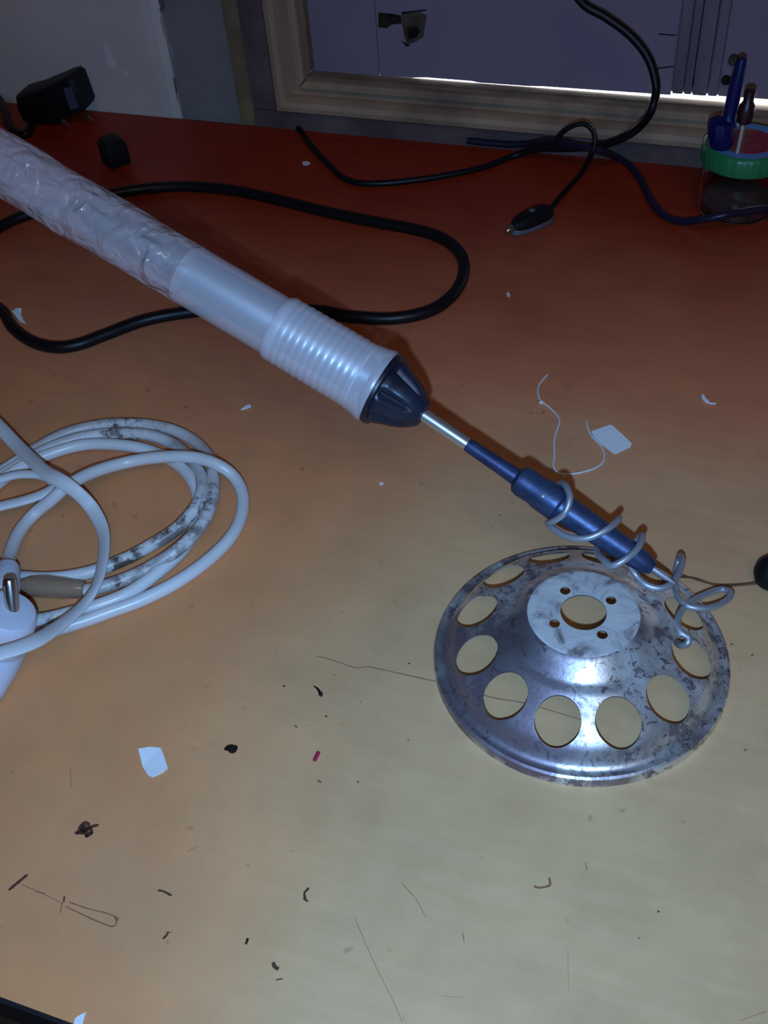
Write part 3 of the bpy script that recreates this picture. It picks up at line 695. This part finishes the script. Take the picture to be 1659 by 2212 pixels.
# plug: rounded body facing up, pins, cable collar and tapered back
pf = tab(18, 1318, .034); pb = tab(-8, 1400, .0130)
axq = (pf-pb).normalized(); PL = (pf-pb).length
RP = mm(66, pf)
obj('plug_body', *lathe([(-.004,RP*.5), (0,RP*.86), (PL*.35,RP*.98), (PL*.75,RP*1.0), (PL*.93,RP*.97), (PL*1.0,RP*.86), (PL*1.03,RP*.6), (PL*1.03,RP*.1)], pb, axq, 40), m_plug, wc)
for px, py in ((26, 1306), (-58, 1336)):
    q0 = tab(px, py, .0345); obj('pin', *lathe([(-.006,.0029), (.0090,.0029), (.0108,.0024), (.0115,.0014)], q0, axq+Vector((-.55,.25,.0)), 18), m_pin, wc)
c0 = tab(17, 1228, .0165); c1 = tab(8, 1275, .0190)
obj('cable_collar', *lathe([(-.0005,.0040), (0,.0052), (.003,.0056), ((c1-c0).length,.0068), ((c1-c0).length+.004,.0060)], c0, c1-c0, 24), m_plug, wc)
k0 = tab(10, 1395, .0105); k1 = tab(-42, 1520, .0075)
obj('plug_tail', *lathe([(-.006,.0080), (0,.0098), ((k1-k0).length*.4,.0090), ((k1-k0).length*.8,.0072), ((k1-k0).length,.0050)], k0, k1-k0, 28), m_plug, wc)
# thin flat white cord lying over the coil
fp = [(-260,-150,.016), (-120,0,.016), (0,118,.016), (110,235,.016), (250,368,.021), (350,432,.023), (450,500,.020), (540,592,.012), (602,700,.009), (622,800,.009), (608,950,.011), (566,1080,.012), (480,1196,.013), (350,1305,.019), (200,1400,.028), (0,1470,.033), (-200,1520,.034)]
P = cable_pts([zc(a, b_)+(c_,) for a, b_, c_ in fp], .002)
Q = catmull(P, 8); n = len(Q)
def tw(i):
    f = i/(n-1)*(len(fp)-1)
    if f < 4: return 0.0
    if f < 6: return (f-4)/2*.95
    if f < 11: return .95
    if f < 14: return .95-(f-11)/3*.95
    return 0.0
fo = obj('flat_cord', *sweep(Q, [.0036]*n, 16, .42, [tw(i) for i in range(n)]), m_fcab, None, angle=50)
tag(fo, 'thin flat white cord bowing over the coiled thick cord', 'cord')
fl2 = obj('flat_cord', *sweep(catmull(cable_pts([zc(-200,650)+(.009,), zc(0,592)+(.009,), zc(130,560)+(.009,), zc(250,520)+(.009,), zc(320,482)+(.009,), zc(350,455)+(.0085,)], .002), 8), .0030, 16, .55), m_fcab, None, angle=50)
tag(fl2, 'short flat white cord end passing left beneath the bowed cord', 'cord')
fl3 = obj('flat_cord', *sweep(catmull(cable_pts([zc(-200,500)+(.0075,), zc(0,430)+(.0078,), zc(110,402)+(.008,), zc(220,402)+(.008,), zc(280,418)+(.008,), zc(315,440)+(.008,)], .002), 8), .0026, 16, .7), m_fcab, None, angle=50)
tag(fl3, 'white cord curving left just above the short flat cord end', 'cord')

# ------------------------------------------------------------------ tea tag on a string, paper scraps, crumbs
def zt(x, y): return (1050+x*.367, 780+y*.367)
tea = empty('tea_bag_tag', tab(1320, 950, 0)); tag(tea, 'white paper tea-bag tag with a looped string, behind the barrel', 'tag')
poly = [zt(618,415), zt(728,376), zt(742,378), zt(800,430), zt(858,486), zt(850,506), zt(765,545), zt(745,540), zt(640,460)]
slab('paper_tag', [tab(*p, .0006) for p in poly], .0004, .0008, m_paper, tea)
tube('string', [tab(*zt(x, y), .0006) for x, y in ((360,80),(312,140),(305,190),(325,235),(370,270),(420,320),(432,360),(412,420),(400,480),(402,560),(396,612),(420,655),(480,665),(560,655),(640,630),(688,592),(695,545),(670,490),(628,450),(602,402),(590,355))], .00052, m_string, tea, 5, 8)
p = tab(*zt(326, 243), .0012); obj('knot', *lathe([(-.0013,.0004), (-.0008,.0011), (0,.0014), (.0008,.0010), (.0013,.0004)], p, Vector((1,.4,0)), 12), m_string, tea)
def scrap(name, pts, m, label, cat, th=.0004, z=.0002, group=None, top=None):
    o = slab(name, [tab(px, py, z) for px, py in pts], z, z+th, m, None, 0, top); tag(o, label, cat, group); return o
scrap('paper_scrap', [z6(890,212), z6(960,195), z6(1030,196), z6(1052,250), z6(1076,330), z6(1040,355), z6(982,392), z6(950,375), z6(915,320)], m_paper, 'largest white paper scrap, squarish, on the bare front of table', 'paper', top=[.0012,.0006,0,0,.0004,0,.0008,.0004,.0002])
scrap('paper_scrap', [(520,886),(532,878),(542,878),(543,883),(530,884)], m_paper, 'tiny white paper shred between the coiled cord and the handle', 'paper', top=[0,.0004,.0012,.001,0])
scrap('paper_scrap', [z6(480,1930), z6(500,1912), z6(552,1885), z6(540,1925), z6(528,1975), z6(470,1985)], m_paper, 'white paper shred at the bottom edge beside table corner', 'paper')
scrap('paper_scrap', [(27,676),(38,671),(48,670),(46,680),(50,690),(56,699),(44,697)], m_paper, 'white torn paper bit beside the black cord at left edge', 'paper', top=[.001,.0015,.001,0,0,0,.0005])
scrap('paper_scrap', [(653,350),(665,349),(671,354),(662,358),(654,356)], m_string, 'small pale paper crumb near the window frame', 'paper')
scrap('paper_scrap', [(1093,634),(1100,632),(1102,640),(1096,642)], m_string, 'speck of paper right of the black cord loop', 'paper')
scrap('paper_scrap', [(819,1043),(828,1043),(828,1047),(820,1048)], m_paper, 'speck of paper below the nose of the iron', 'paper')
cl = tube('paper_curl', [tab(1518, 854, .0012), tab(1521, 861, .0008), tab(1530, 869, .0006), tab(1538, 872, .0006), tab(1546, 871, .0009)], [.0011]*6+[.0012]*10+[.0006]*(33-16), m_string, None, 8, 8)
tag(cl, 'thin white curled shaving right of the tea tag', 'shaving')
bcr = obj('black_crumb', *sweep(catmull([tab(485,1619,.0008), tab(494,1616,.0012), tab(503,1618,.0014), tab(512,1613,.001)], 4), [.0004,.0007,.0009,.0011,.0012,.0014,.0016,.0017,.0018,.0016,.0012,.0010,.0005], 7), m_blackp)
tag(bcr, 'small black crumb right of the squarish paper scrap', 'crumb')
cu = tube('black_shaving', [tab(678,1482,.0006), tab(686,1488,.0008), tab(691,1496,.001), tab(695,1504,.0008)], [.0002,.0003,.0003,.0004,.0004,.0005,.0005,.0006,.0006,.0009,.0009,.0006,.0004], m_blackp, None, 4, 7)
tag(cu, 'thin black curved shaving left of the steel stand', 'shaving')
rc = tube('red_sleeve_bit', [tab(679,1643,.0009), tab(684,1633,.0009), tab(688,1625,.0009)], .0008, m_red, None, 4, 10)
tag(rc, 'tiny red piece of wire sleeve on the table front', 'wire piece')

# ------------------------------------------------------------------ black round knob with thin wire at the right edge
kb = tab(1664, 1258, 0)
kn = empty('round_knob', kb); tag(kn, 'black round knob with thin copper wire at the right edge', 'knob')
kr = mm(40, kb)
obj('body', *lathe([(.0002,kr*.60), (kr*.25,kr*.88), (kr*.7,kr*1.0), (kr*1.15,kr*.93), (kr*1.55,kr*.66), (kr*1.75,kr*.3)], kb, Vector((0,0,1)), 32), m_blackp, kn)
tube('wire', [tab(1462,1246,.0012), tab(1500,1249,.0022), tab(1535,1261,.0018), tab(1560,1266,.001), tab(1600,1264,.001), tab(1650,1259,.002)], .00040, m_wire, kn, 6, 7)
tube('wire', [tab(1470,1240,.0010), tab(1510,1254,.0016), tab(1548,1262,.0010), tab(1600,1261,.0012), tab(1652,1255,.0026)], .00032, m_wire, kn, 6, 7)
